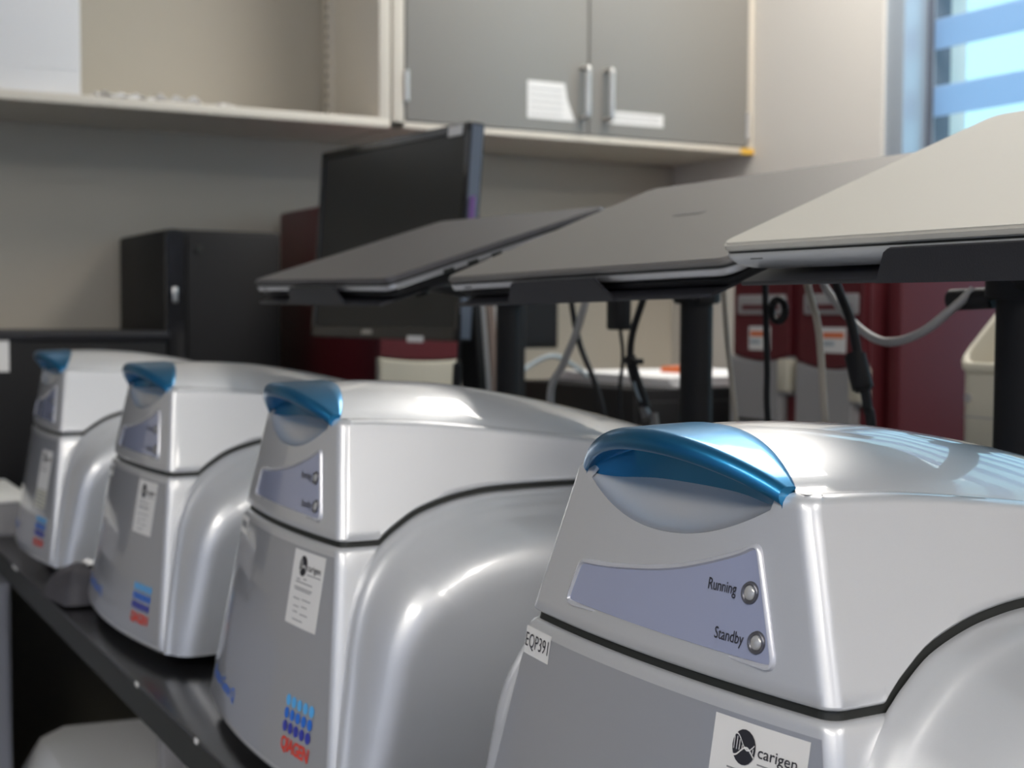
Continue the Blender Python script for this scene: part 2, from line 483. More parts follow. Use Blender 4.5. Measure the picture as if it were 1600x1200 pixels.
def build_body(parent):
    V, Fs = [], []
    # nose: rows from the bottom to the rounded rim under the seam
    rows = [(.014, .003), (.0155, .001), (.018, 0)] + [(.018 + (ZS - .0082 - .018) * k / 14, 0) for k in range(1, 15)]
    rows += [(ZS - .0062, .0004), (ZS - .0047, .0013), (ZS - .0039, .0028), (ZS - .0037, .006), (ZS - .0045, .012)]
    n = len(PATH)
    for z, ins in rows:
        for k, p in PATH: V.append(path_pt(k, p, z, ins))
    Fs += grid_faces(len(rows), n)
    Fs.append(tuple(range(n)))
    # fenders
    curve = [(-.0185, .014), (-.0165, .03), (-.0125, .055), (-.008, .08), (-.0035, .105), (.0008, .128), (.0058, .146), (.0132, .163), (.0230, .1765), (.0305, .1835)]
    full = smooth_tab(curve + ARCH_PTS[1:-1] + [(DEPTH, .2130)], 6)
    prof = [(0, -.03), (0.0, 0), (.0003, .06), (.0009, .13), (.0019, .19), (.0032, .225), (.0046, .265), (.0060, .35), (.0075, .48), (.0092, .61), (.0112, .725), (.0135, .825), (.016, .90), (.020, .955), (.025, .988), (.030, 1.0), (.033, 1.0)]
    CX, CZ = .155, .095
    for sgn in (-1, 1):
        off = len(V)
        for i_, (y, z) in enumerate(full):
            a_, b_ = full[max(0, i_ - 7)], full[min(len(full) - 1, i_ + 7)]
            ty, tz = b_[0] - a_[0], b_[1] - a_[1]
            ln = math.hypot(ty, tz)
            dirv = (tz / ln, -ty / ln)
            fz = min(1.0, max(0.0, (z - .014) / .09)); dirv = (dirv[0], dirv[1] * fz)
            kk = min(1.0, max(0.0, (z - .11) / .09)); kk = 1 + .72 * kk * kk * (3 - 2 * kk)
            for d, e in prof:
                yy, z2 = y + dirv[0] * d * kk, z + dirv[1] * d * kk
                xo = .185
                base = nose_w(z) if z > ZS else nose_w(min(z, ZS))
                x = base + (xo - base) * e
                
                V.append((sgn * x, yy, z2))
        m = len(prof)
        Fs += grid_faces(len(full), m, off)
        # flat outer face
        ring = [off + i * m + m - 1 for i in range(len(full))]
        V.append((sgn * .185, DEPTH, .014))
        Fs.append(tuple(ring + [len(V) - 1]))
    # underside and back
    o = len(V)
    V += [(-.18, -.01, .0145), (.18, -.01, .0145), (.18, DEPTH, .0145), (-.18, DEPTH, .0145)]
    Fs.append((o, o + 1, o + 2, o + 3))
    o = len(V)
    V += [(-.183, DEPTH, .014), (.183, DEPTH, .014), (.183, DEPTH, .16), (.15, DEPTH, .205), (.108, DEPTH, .213), (-.108, DEPTH, .213), (-.15, DEPTH, .205), (-.183, DEPTH, .16)]
    Fs.append(tuple(range(o, o + 8)))
    return mesh_obj('body', V, Fs, M_SILVER, parent, True, 40)

def build_lid(parent):
    V, Fs = [], []
    n = len(PATH)
    NR = 14
    cols = []
    for k, p in PATH:
        zl = ZS + .0003
        if k in 'LR':
            zl = arch_z(p) + .0038
            zt = shoulder(p) - .0065
            sm = False
        elif k == 'F':
            zt = .265
            for _ in range(5):
                x = p * (nose_w(zt) - RC)
                zt = min(smile(x), .2722 - .0065)
            sm = smile(p * (nose_w(zt) - RC)) < .2722 - .0065
        else:
            zt = .2722 - .0065; sm = False
        cols.append((k, p, zl, zt, sm))
    inner = [(.006, .0008), (.0022, .0), (.0006, .0012)]     # turned-in lower edge
    rows = []
    for ins, dz in inner:
        rows.append([path_pt(k, p, zl + dz, ins) for k, p, zl, zt, sm in cols])
    for r in range(NR + 1):
        t = r / NR
        rows.append([path_pt(k, p, zl + .002 + (zt - zl - .002) * t) for k, p, zl, zt, sm in cols])
    # rounded shoulder
    R_ = .0065
    for a in (22, 45, 67, 90):
        a = math.radians(a)
        row = []
        for k, p, zl, zt, sm in cols:
            if sm: 
                row.append(path_pt(k, p, zt))
            else:
                q = path_pt(k, p, zt, R_ * (1 - math.cos(a)))
                row.append((q[0], q[1], zt + R_ * math.sin(a)))
        rows.append(row)
    for row in rows: V += row
    Fs += grid_faces(len(rows), n)
    # top: shoulders and dome behind the handle
    we = lambda y: nose_w(shoulder(y) - .0065) - R_ + .0004
    us = [-1, -.96, -.93] + [k / 20 * .925 for k in range(-20, 21)] + [.93, .96, 1]
    NY = 40
    off = len(V)
    for j in range(NY + 1):
        t = j / NY
        for u in us:
            xr = u * .0835
            ys = .0340 - .0175 * (xr / .0765) ** 2 if abs(xr) < .0735 else .0150
            y = ys + (DEPTH - ys) * t
            if abs(u) <= .925: x = u / .925 * DW
            else: x = math.copysign(DW + (we(y) - DW) * (abs(u) - .925) / .075, u)
            V.append((x, y, dome(x, y)))
    Fs += grid_faces(NY + 1, len(us), off)
    for sg in (-1, 1):
        o = len(V)
        V += [(sg * .0705, .0135, .2712), (sg * .0825, .0135, .2712), (sg * .0835, .030, .2712), (sg * .0705, .030, .2712)]
        Fs.append((o, o + 1, o + 2, o + 3))
    # back
    o = len(V)
    back = [(-.108, DEPTH, .213), (.108, DEPTH, .213), (.0985, DEPTH, .222)] + [(DW * math.cos(math.pi * k / 12), DEPTH, dome(DW * math.cos(math.pi * k / 12), DEPTH)) for k in range(13)] + [(-.0985, DEPTH, .222)]
    V += back; Fs.append(tuple(range(o, o + len(back))))
    return mesh_obj('lid', V, Fs, M_SILVER, parent, True, 42)

def build_handle(parent):
    V, NU = [], 48
    nv = None
    for i in range(NU + 1):
        u = -1 + 2 * i / NU
        x = u * .0765
        yr, yf = .0342 - .0175 * u * u, -.0135 + .0205 * u * u
        r = .0062 - .0017 * u * u
        yt = yf + r
        col = []
        for k in range(9):
            y = yr + (yt - yr) * k / 8
            col.append((x, y, dome(x, y) + .0009 * min(1, k / 1.0)))
        zt = col[-1][2]
        for a in range(105, 226, 15):
            col.append((x, yt + r * math.cos(math.radians(a)), zt - r + r * math.sin(math.radians(a))))
        lx, ly, lz = col[-1]
        wall = ly + .0006 + (.0200 - ly) * (1 - abs(u) ** 5)
        zb = min(lz - .0004, .2690 - .003 * u * u)
        col.append((x, ly + .0015, lz - .0002))
        col.append((x, ly + .004 * (1 - abs(u) ** 5) + .0004, lz + .0025 * (1 - u * u)))
        col.append((x, max(wall - .002, ly + .0005), lz + .0045 * (1 - u * u)))
        col.append((x, wall, lz + .002 * (1 - u * u)))
        col.append((x, wall, zb - .002))
        nv = len(col); V += col
    return mesh_obj('handle', V, grid_faces(NU + 1, nv) + [tuple(range(nv)), tuple(range(NU * nv, NU * nv + nv))], M_BLUE, parent, True, 50)

def build_recess(parent):
    V, NU, NV = [], 48, 12
    for i in range(NU + 1):
        u = -1 + 2 * i / NU
        x = u * .0735
        zs = smile(u * .07349)
        p0 = front_pt(x, zs)
        wall = p0[1] + .0006 + (.0206 - p0[1]) * (1 - abs(u) ** 5)
        for k in range(NV + 1):
            t = k / NV
            y = p0[1] + (wall - p0[1]) * t
            z = zs + (.2694 - .003 * u * u - zs) * t ** 1.15 - .0055 * (1 - u * u) * math.sin(math.pi * min(1, t * 1.15) * .87) * (1 if t < 1 else 0)
            V.append((x, y, z))
    o = mesh_obj('handle_recess', V, grid_faces(NU + 1, NV + 1), M_SILVER, parent, True, 60)
    return o

def build_gasket(parent):
    V = []
    n = len(PATH)
    for dz, ins in ((-.0075, .0035), (.0, .0035), (.0075, .0035)):
        for k, p in PATH:
            zl = .1847
            if k in 'LR': zl = arch_z(p) + .0012
            V.append(path_pt(k, p, zl + dz, ins))
    return mesh_obj('seam_gasket', V, grid_faces(3, n), M_GASKET, parent)

def panel_outline():
    pts = []
    tl, bl, br, tr = (-.0665, .2222), (-.0757, .1995), (.0862, .1985), (.0668, .2490)
    def corner(prev, c, nxt, r):
        p, q = Vector(prev) - Vector(c), Vector(nxt) - Vector(c)
        p.normalize(); q.normalize()
        a, b = Vector(c) + p * r, Vector(c) + q * r
        out = []
        for k in range(6):
            t = k / 5
            out.append(tuple((1 - t) ** 2 * a + 2 * t * (1 - t) * Vector(c) + t * t * b))
        return out
    out = corner(tl, bl, br, .006) + corner(bl, br, tr, .006) + corner(br, tr, (.04, .2385), .004)
    # concave upper edge from right to left
    for x, z in smooth_tab([(.0625, .2470), (.053, .2430), (.034, .2368), (.012, .2312), (-.013, .2272), (-.040, .2240), (-.060, .2225)], 3)[1:-1]:
        out.append((x, z))
    out += corner((-.05, .2232), tl, bl, .0045)
    return out

def build_status(parent):
    O = panel_outline()
    cx = sum(p[0] for p in O) / len(O); cz = sum(p[1] for p in O) / len(O)
    n = len(O)
    def ring(scale_in, lift):
        out = []
        for i, (x, z) in enumerate(O):
            a, b = Vector(O[i - 1]), Vector(O[(i + 1) % n])
            d = (b - a).normalized(); nrm = Vector((-d.y, d.x))
            q = Vector((x, z)) + nrm * scale_in
            p = front_pt(q.x, q.y)
            out.append((p[0], p[1] - lift, p[2]))
        return out
    # rim
    V = ring(-.0013, -.0002) + ring(-.0006, .0016) + ring(.0006, .0018) + ring(.0016, .0004)
    Fs = []
    for r in range(3):
        for i in range(n):
            j = (i + 1) % n
            Fs.append((r * n + i, r * n + j, (r + 1) * n + j, (r + 1) * n + i))
    st = mesh_obj('status_panel', ring(.0014, .0005) , [tuple(range(n))], M_STATUS, parent, False)
    # refine the face so that it follows the bowed front
    me = st.data; bm = bmesh.new(); bm.from_mesh(me)
    bmesh.ops.triangulate(bm, faces=bm.faces)
    for _ in range(3):
        bmesh.ops.subdivide_edges(bm, edges=bm.edges, cuts=1, use_grid_fill=True)
    for v in bm.verts:
        p = front_pt(v.co.x, v.co.z); v.co.y = p[1] - .0005
    bm.to_mesh(me); bm.free()
    for p in me.polygons: p.use_smooth = True
    mesh_obj('panel_rim', V, Fs, M_STATUS_RIM, st, True, 60)
    for (lx, lz) in ((.0660, .2280), (.0740, .2080)):
        V2, F2 = [], []
        prof = [(.0050, 0), (.0047, .0010), (.0038, .0011), (.0032, .0003)]
        for r, l in prof:
            for k in range(24):
                a = 2 * math.pi * k / 24
                p = front_pt(lx + r * math.cos(a), lz + r * math.sin(a)); V2.append((p[0], p[1] - .0005 - l, p[2]))
        for r in range(3):
            for k in range(24):
                F2.append((r * 24 + k, r * 24 + (k + 1) % 24, (r + 1) * 24 + (k + 1) % 24, (r + 1) * 24 + k))
        mesh_obj('indicator_ring', V2, F2, M_LEDRING, st, True, 60)
        V3, F3 = [], []
        for r, l in [(.0033, .0002), (.0031, .0008), (.0024, .0012), (.0013, .0015), (.0001, .0016)]:
            for k in range(24):
                a = 2 * math.pi * k / 24
                p = front_pt(lx + r * math.cos(a), lz + r * math.sin(a)); V3.append((p[0], p[1] - .0005 - l, p[2]))
        for r in range(4):
            for k in range(24):
                F3.append((r * 24 + k, r * 24 + (k + 1) % 24, (r + 1) * 24 + (k + 1) % 24, (r + 1) * 24 + k))
        mesh_obj('indicator_light', V3, F3, M_LED, st, True, 60)
    lettering('lettering', 'Running', .0398, .0578, .2258, .0054, front_pt, M_INK, st, bold=.004, lift=.0009)
    lettering('lettering', 'Standby', .0482, .0664, .2055, .0054, front_pt, M_INK, st, bold=.004, lift=.0009)
    return st

def build_logo(parent):
    x0, dx = .0790, .0096
    for r, (z, m) in enumerate(((.0690, M_CYAN), (.0597, M_MIDBLUE), (.0505, M_NAVY))):
        for c in range(5):
            disc_on('logo_dot', x0 + c * dx, z, .0039, .0041, front_pt, m, parent)
    lettering('logo_lettering', 'QIAGEN', .0765, .1225, .0345, .0095, front_pt, M_RED, parent, bold=.03, lift=.0008, spacing=.92)
    lettering('model_lettering', 'Rotor-Gene Q', -.134, -.042, .0375, .0105, front_pt, M_TXTBLUE, parent, bold=.012, lift=.0008)

def build_info_label(parent, short=False, xa=.0500):
    xb, za, zb = xa + .0545, .1205, .1745
    if short: za, zb = .108, .1610
    lb = patch('info_label', xa, za, xb, zb, front_pt, M_LABEL, parent)
    W = xb - xa
    disc_on('logo_disc', xa + .0195, zb - .0105, .0068, .0075, front_pt, M_INK, lb, .0009)
    # pale helix on the disc
    def strip(name, pts, wd, m, lift=.0011):
        V = []
        for (x, z) in pts:
            for s in (-1, 1):
                p = front_pt(x, z + s * wd); V.append((p[0], p[1] - lift, p[2]))
        mesh_obj(name, V, [(2 * i, 2 * i + 1, 2 * i + 3, 2 * i + 2) for i in range(len(pts) - 1)], m, lb, False)
    cx, cz = xa + .0195, zb - .0105
    strip('logo_wave', [(cx - .0066 + .0132 * t / 12, cz - .0020 + .0022 * math.sin(t / 12 * 6.0 - 2.2) ) for t in range(13)], .0004, M_LABEL)
    strip('logo_wave', [(cx - .0062 + .0124 * t / 12, cz + .0018 + .0034 * math.cos(t / 12 * 5.6 - .8) * (1 - .3 * t / 12)) for t in range(13)], .0003, M_LABEL)
    for t in range(8):
        xx = cx - .0056 + t * .0016
        z1 = cz + .0010 + .0030 * math.cos((xx - cx + .0062) / .0124 * 5.6 - .8)
        z0 = cz - .0016
        if t in (4, 5): continue
        V = []
        for a, b in ((xx - .0002, z0), (xx + .0002, z0), (xx + .0002, z1), (xx - .0002, z1)):
            p = front_pt(a, b); V.append((p[0], p[1] - .0011, p[2]))
        mesh_obj('logo_rung', V, [(0, 1, 2, 3)], M_LABEL, lb, False)
    lettering('lettering', 'carigen', xa + .0278, xa + .0495, zb - .0128, .0050, front_pt, M_INK, lb, bold=.006, lift=.0009)
    patch('print_line', xa + .028, zb - .0160, xa + .0510, zb - .0154, front_pt, M_INK_GREY, lb, .0008)
    rows = [(.0205, .20, .32), (.0195, .42, .52), (.0225, .18, .72), (.0265, .16, .74), (.0280, .18, .70), (.0345, .18, .40), (.0340, .46, .74), (.0400, .22, .40), (.0390, .48, .66), (.0440, .22, .38), (.0445, .46, .70), (.0495, .24, .58)]
    for d, a, b in rows:
        if short and d > .03: continue
        patch('print_line', xa + W * a, zb - d - .0004, xa + W * b, zb - d + .0003, front_pt, M_INK_GREY, lb, .0008, 3)
    return lb

def build_asset_sticker(parent, text):
    xa, xb, za, zb = -.1175, -.0865, .1640, .1785
    s = patch('asset_sticker', xa, za, xb, zb, front_pt, M_LABEL, parent)
    if text: lettering('lettering', text, xa + .0014, xb - .0014, za + .0042, .0078, front_pt, M_INK, s, bold=-.004, lift=.0009)
    else: patch('print_line', xa + .004, za + .005, xb - .004, za + .0105, front_pt, M_INK_GREY, s, .0008, 3)

def make_instrument():
    t = thing('bench_instrument', 'nearest silver instrument with blue handle and EQP391 sticker', 'lab instrument', (-.548, .3785, BENCH), .0301, 'silver instruments on the black bench')
    build_body(t); build_lid(t); build_handle(t); build_recess(t); build_gasket(t); build_status(t); build_logo(t)
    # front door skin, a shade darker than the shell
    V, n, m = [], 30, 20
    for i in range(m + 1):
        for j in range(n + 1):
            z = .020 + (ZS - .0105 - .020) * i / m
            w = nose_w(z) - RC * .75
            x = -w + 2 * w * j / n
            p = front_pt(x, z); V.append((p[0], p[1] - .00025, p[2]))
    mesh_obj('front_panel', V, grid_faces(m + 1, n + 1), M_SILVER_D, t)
    for fx in (-.13, .13):
        for fy in (.06, .32):
            cyl('foot', (fx, fy, 0), (fx, fy, .0165), .014, M_BLACK, t)
    return t
inst = make_instrument()
spots = [(-1.0386, .3673, -.0341, 'second silver instrument from the right, between the nearest and the two farther ones'),
         (-1.5226, .3702, .0114, 'third silver instrument from the right, dark crumpled film at its left foot'),
         (-2.0615, .3693, -.0213, 'farthest silver instrument, at the left end of the row')]
others = []
for x, y, a, lab in spots:
    o = copy_tree(inst)
    o.location = (x, y, BENCH); o.rotation_euler = (0, 0, a); o['label'] = lab
    others.append(o)
build_asset_sticker(inst, 'EQP391')
build_info_label(inst, xa=.0560)
build_asset_sticker(others[0], None); build_info_label(others[0])
build_asset_sticker(others[1], None); build_info_label(others[1], xa=.0420)
build_info_label(others[2], True)
patch('cream_label', .0500, .0830, .1045, .1070, front_pt, M_LABEL_CREAM, others[2])
for k in range(4):
    patch('print_line', .055, .0860 + k * .0052, .100, .0876 + k * .0052, front_pt, M_INK_GREY, others[2], .0008, 3)

# ------------------------------------------------------------------ laptops on pole stands
LW, LD = .38, .262
def plane_matrix(x, y, z, yaw, t, r):
    ex = Vector((math.cos(yaw) * math.cos(r), math.sin(yaw) * math.cos(r), -math.sin(r)))
    ey = Vector((-math.sin(yaw) * math.cos(t), math.cos(yaw) * math.cos(t), math.sin(t)))
    ey = (ey - ex * ey.dot(ex)).normalized()
    ez = ex.cross(ey)
    return Matrix(((ex.x, ey.x, ez.x, x), (ex.y, ey.y, ez.y, y), (ex.z, ey.z, ez.z, z), (0, 0, 0, 1)))

def laptop(label, fit, m_lid, m_edge, m_base, mark=None, belly=False):
    M = plane_matrix(*fit)
    base = M @ Matrix.Translation((LW / 2, LD / 2, -.0215))
    t = thing('laptop', label, 'laptop', matrix=base, group='closed laptops on pole stands')
    ox, oy, oz = LW / 2, LD / 2, .0215
    def P(pts): return [(a - ox, b - oy) for a, b in pts]
    prism('lid', P(rrect(0, 0, LW, LD, .012)), oz - .0062, oz, m_lid, t, bevel=.0016)
    prism('lid_edge', P(rrect(.0012, .0012, LW - .0012, LD - .0012, .011)), oz - .0075, oz - .0060, M_GASKET, t)
    # base with a belly: stacked outlines
    V, Fs = [], []
    lv = [(.0015, -.0072), (.0006, -.0080), (.0006, -.0118), (.0015, -.0132), (.006, -.0136)]
    if belly: lv = [(.0015, -.0072), (.0006, -.0080), (.0012, -.0105), (.004, -.0135), (.010, -.0165), (.019, -.0188), (.031, -.0203), (.045, -.0210)]
    if not belly:
        prism('underside', P(rrect(.006, .005, LW - .006, LD - .005, .010)), oz - .0213, oz - .0130, M_BLACK, t, bevel=.003)
    n = None
    for ins, z in lv:
        o_ = rrect(ins, ins * (.25 if belly else 1), LW - ins, LD - ins * .6, .012)
        n = len(o_); V += [(a - ox, b - oy, z + oz) for a, b in o_]
    for i in range(len(lv) - 1):
        for k in range(n):
            Fs.append((i * n + k, i * n + (k + 1) % n, (i + 1) * n + (k + 1) % n, (i + 1) * n + k))
    Fs.append(tuple(range(n))); Fs.append(tuple(range((len(lv) - 1) * n, len(lv) * n)))
    b = mesh_obj('base', V, Fs, m_base, t, True, 40)
    for k in range(3):
        box('port', (LW - ox - .002, .04 + k * .028 - oy + .02, oz - .0135), (LW - ox + .0001, .052 + k * .028 - oy + .02, oz - .0095), M_GASKET, b)
    box('port', (.03 - ox, .0003 - oy, oz - .0112), (.042 - ox, .003 - oy, oz - .0100), M_GASKET, b)
    if mark:
        box('lid_mark', (LW * .5 - .018 - ox, LD * .52 - oy, oz - .0002), (LW * .5 + .018 - ox, LD * .52 + .006 - oy, oz + .0002), mark, t)
    return M

def stand(label, M, pole, knob=False, la=.3, lb=.7):
    base = Vector((pole[0], pole[1], BENCH))
    t = thing('laptop_stand', label, 'laptop stand', base, group='pole stands behind the instruments')
    def T(p): return M @ Vector(p) - base
    def Tbox(name, lo, hi, m, bevel):
        bm = bmesh.new(); bm_box(bm, lo, hi, bevel, 2)
        bmesh.ops.transform(bm, matrix=Matrix.Translation(-base) @ M, verts=bm.verts)
        return bm_obj(name, bm, m, t)
    Tbox('tray', (LW * .055, -.006, -.0265), (LW * .95, LD * .86, -.0235), M_BLACKMETAL, .001)
    # upturned front lip
    bm = bmesh.new()
    o_ = [(LW * la, -.0262), (LW * lb, -.0262), (LW * lb - .017, -.0085), (LW * lb - .020, -.0065), (LW * la + .017, -.0065), (LW * la + .013, -.0085)]
    f0 = [bm.verts.new((a, -.0066, b)) for a, b in o_]; f1 = [bm.verts.new((a, -.0042, b)) for a, b in o_]
    bm.faces.new(f0); bm.faces.new(list(reversed(f1)))
    for i in range(len(o_)):
        bm.faces.new((f0[i], f0[(i + 1) % len(o_)], f1[(i + 1) % len(o_)], f1[i]))
    bmesh.ops.recalc_face_normals(bm, faces=bm.faces)
    bmesh.ops.transform(bm, matrix=Matrix.Translation(-base) @ M, verts=bm.verts)
    bm_obj('front_lip', bm, M_BLACKMETAL, t, smooth=False)
    Tbox('rear_lip', (LW * .94, .05, -.0255), (LW * .955, .10, -.010), M_BLACKMETAL, .001)
    Tbox('mount_plate', (LW * .36, LD * .30, -.036), (LW * .64, LD * .70, -.0265), M_BLACK, .002)
    c = T((LW * .5, LD * .5, -.040))
    ptop = Vector((0, 0, c.z + base.z - BENCH if False else (1.292 - BENCH)))
    cyl('pole', (0, 0, .004), (0, 0, 1.300 - BENCH), .018, M_BLACK, t, 32)
    cyl('collar', (0, 0, 1.262 - BENCH), (0, 0, 1.290 - BENCH), .026, M_BLACK, t, 32, bevel=.002)
    cyl('base_plate', (0, 0, 0), (0, 0, .008), .038, M_BLACK, t, 32, bevel=.001)
    d = (c - Vector((0, 0, 1.276 - BENCH)))
    tube('arm', [Vector((0, 0, 1.277 - BENCH)) + d * .06, Vector((0, 0, 1.280 - BENCH)) + d * .5 + Vector((0, 0, -.004)), c], .012, M_BLACK, t, 14)
    if knob:
        cyl('clamp_knob', (-.060, -.012, 1.262 - BENCH), (-.022, -.004, 1.2635 - BENCH), .0085, M_BLACK, t, 20, bevel=.001)
    for q in ((LW * .12, LD * .55), (LW * .88, LD * .2)):
        a = T((q[0], q[1], -.0265)); b = T((q[0], q[1], -.033))
        cyl('rubber_bumper', a, b, .007, M_BLACK, t, 16)
    return t

fit1 = (-.727, .544, 1.294, -.013, .389, .004)
fit2 = (-1.156, .558, 1.282, .084, .368, -.016)
fit3 = (-1.607, .525, 1.288, .020, .308, .014)
Ma = laptop('closed pale champagne laptop on the nearest stand', fit1, M_LAP_WHITE, M_LAP_WHITE, M_LAP_WHITE_B, None, True)
Mb = laptop('closed dark grey laptop on the middle stand, small mark on its lid', fit2, M_LAP_DARK, M_LAP_DARK2, M_LAP_SILVER, M_LAP_DARK2)
Mc = laptop('closed dark grey laptop on the farthest stand, in front of the monitor', fit3, M_LAP_DARK3, M_LAP_DARK2, M_LAP_SILVER)
stand('black pole stand holding the pale laptop', Ma, (-.753, .850), True, .375, .82)
stand('black pole stand holding the middle dark laptop', Mb, (-1.261, .918), False, .27, .66)
stand('black pole stand holding the farthest dark laptop', Mc, (-1.777, .962), False, .31, .73)

# ------------------------------------------------------------------ cables hanging behind the instruments
CY = .83
def cable(label, pts, r, m, z_end=BENCH + .02, name='cable', y=CY, drop=True):
    P = [(x, y + dy, z) for x, dy, z in pts]
    if drop:
        x, yy, z = P[-1]
        P += [(x + .006, yy + .012, (z + z_end) / 2), (x + .012, yy + .02, z_end)]
    base = Vector(P[-1]) if drop else Vector(P[0])
    t = thing(name, label, 'cable', base, group='cables hanging from the laptop stands')
    tube('cord', [Vector(p) - base for p in P], r, m, t)
    return t, base
cable('thick grey cable slanting down below the middle laptop', [(-1.345, 0, 1.285), (-1.351, 0, 1.265), (-1.371, 0, 1.229), (-1.400, 0, 1.191), (-1.429, 0, 1.151)], .0042, M_CABLE_GREY)
cable('black cable crossing behind the thick grey cable', [(-1.435, .03, 1.285), (-1.43, .03, 1.258), (-1.411, .03, 1.213), (-1.363, .03, 1.145)], .0036, M_BLACK)
t, b = cable('thin black cable with a plug block beside the thick grey cable', [(-1.362, .05, 1.26), (-1.355, .05, 1.229), (-1.350, .05, 1.200), (-1.356, .05, 1.142)], .0022, M_BLACK)
box('plug_block', Vector((-1.378, CY + .044, 1.232)) - b, Vector((-1.350, CY + .062, 1.275)) - b, M_BLACK, t, bevel=.003)
t, b = cable('black cable bundle with tie and silver plugs left of the middle pole', [(-1.225, 0, 1.285), (-1.235, 0, 1.266), (-1.255, 0, 1.230), (-1.259, 0, 1.203), (-1.252, 0, 1.188)], .0038, M_BLACK, drop=False)
tube('sleeve', [Vector(p) - b for p in ((-1.259, CY, 1.205), (-1.252, CY, 1.188), (-1.238, CY, 1.166), (-1.229, CY, 1.150))], .0062, M_BLACK, t)
box('cable_tie', Vector((-1.264, CY - .007, 1.197)) - b, Vector((-1.243, CY + .007, 1.203)) - b, M_BLACK, t, bevel=.001)
cyl('plug', Vector((-1.230, CY - .002, 1.152)) - b, Vector((-1.224, CY - .002, 1.140)) - b, .0045, M_LAP_DARK, t, 12)
cyl('plug', Vector((-1.220, CY + .004, 1.146)) - b, Vector((-1.216, CY + .004, 1.130)) - b, .0045, M_LAP_DARK, t, 12)
tube('blue_cord', [Vector(p) - b for p in ((-1.244, CY - .004, 1.178), (-1.234, CY - .004, 1.162), (-1.222, CY, 1.146))], .0022, M_CABLE_BLUE, t)
cable('thin beige cable just right of the middle pole', [(-1.097, 0, 1.285), (-1.095, 0, 1.263), (-1.089, 0, 1.220), (-1.075, 0, 1.150)], .0027, M_CABLE_BEIGE)
t, b = cable('straight black cable hanging in front of the left maroon unit', [(-1.034, 0, 1.285), (-1.032, 0, 1.251), (-1.029, 0, 1.20), (-1.027, 0, 1.153)], .0030, M_BLACK)
ringp = [Vector((-1.014 + .010 * math.cos(a), CY, 1.254 + .010 * math.sin(a))) - b for a in [k * math.pi / 6 for k in range(13)]]
tube('cable_clip', ringp, .0035, M_BLACK, t)
cable('beige cable hanging in front of the right maroon unit', [(-.977, 0, 1.285), (-.971, 0, 1.268), (-.958, 0, 1.234), (-.948, 0, 1.158)], .0033, M_CABLE_BEIGE)
cable('grey cable sagging in a loop below the pale laptop', [(-.956, 0, 1.283), (-.946, 0, 1.269), (-.909, 0, 1.240), (-.874, 0, 1.2275), (-.835, 0, 1.236), (-.801, 0, 1.256), (-.79, .01, 1.27)], .0036, M_CABLE_GREY, drop=False)
t, b = cable('black power cable with a ferrite barrel below the pale laptop', [(-.906, -.03, 1.285), (-.902, -.03, 1.274), (-.885, -.03, 1.246), (-.876, -.03, 1.219), (-.866, -.03, 1.187), (-.862, -.03, 1.172), (-.858, -.03, 1.159)], .0040, M_BLACK)
cyl('ferrite_barrel', Vector((-.8795, CY - .03, 1.2185)) - b, Vector((-.868, CY - .03, 1.188)) - b, .0088, M_BLACK, t, 24, bevel=.002)
t, b = cable('thin black cable with a moulded plug under the monitor', [(-1.668, 0, 1.25), (-1.670, 0, 1.216), (-1.674, 0, 1.185), (-1.677, 0, 1.157)], .0020, M_BLACK)
cyl('plug', Vector((-1.675, CY, 1.185)) - b, Vector((-1.679, CY, 1.150)) - b, .0062, M_BLACK, t, 14, bevel=.002)

# ------------------------------------------------------------------ wall cupboards
CF = -2.75
CB = 1.645            # underside of the frame
TOP = 2.45
# cupboard with doors
cy0, cy1 = 1.208, 2.166
cab = thing('wall_cupboard', 'cream wall cupboard with two grey doors', 'cupboard', (WX, (cy0 + cy1) / 2, CB))
def K(p): return (p[0] - WX, p[1] - (cy0 + cy1) / 2, p[2] - CB)
boxes('carcass', [(K((WX, cy0, CB)), K((CF - .02, cy1, CB + .018))), (K((WX, cy0, TOP - .02)), K((CF - .02, cy1, TOP))), (K((WX, cy0, CB + .018)), K((CF - .02, cy0 + .018, TOP - .02))),
                  (K((WX, cy1 - .018, CB + .018)), K((CF - .02, cy1, TOP - .02))), (K((WX, cy0, CB)), K((WX + .01, cy1, TOP)))], M_CABFRAME, cab)
boxes('face_frame', [(K((CF - .02, cy0, CB)), K((CF, cy1, CB + .014))), (K((CF - .02, cy0, CB)), K((CF, cy0 + .027, TOP))), (K((CF - .02, cy1 - .017, CB)), K((CF, cy1, TOP)))], M_CABFRAME, cab, bevel=.0015)
dz0 = CB + .016
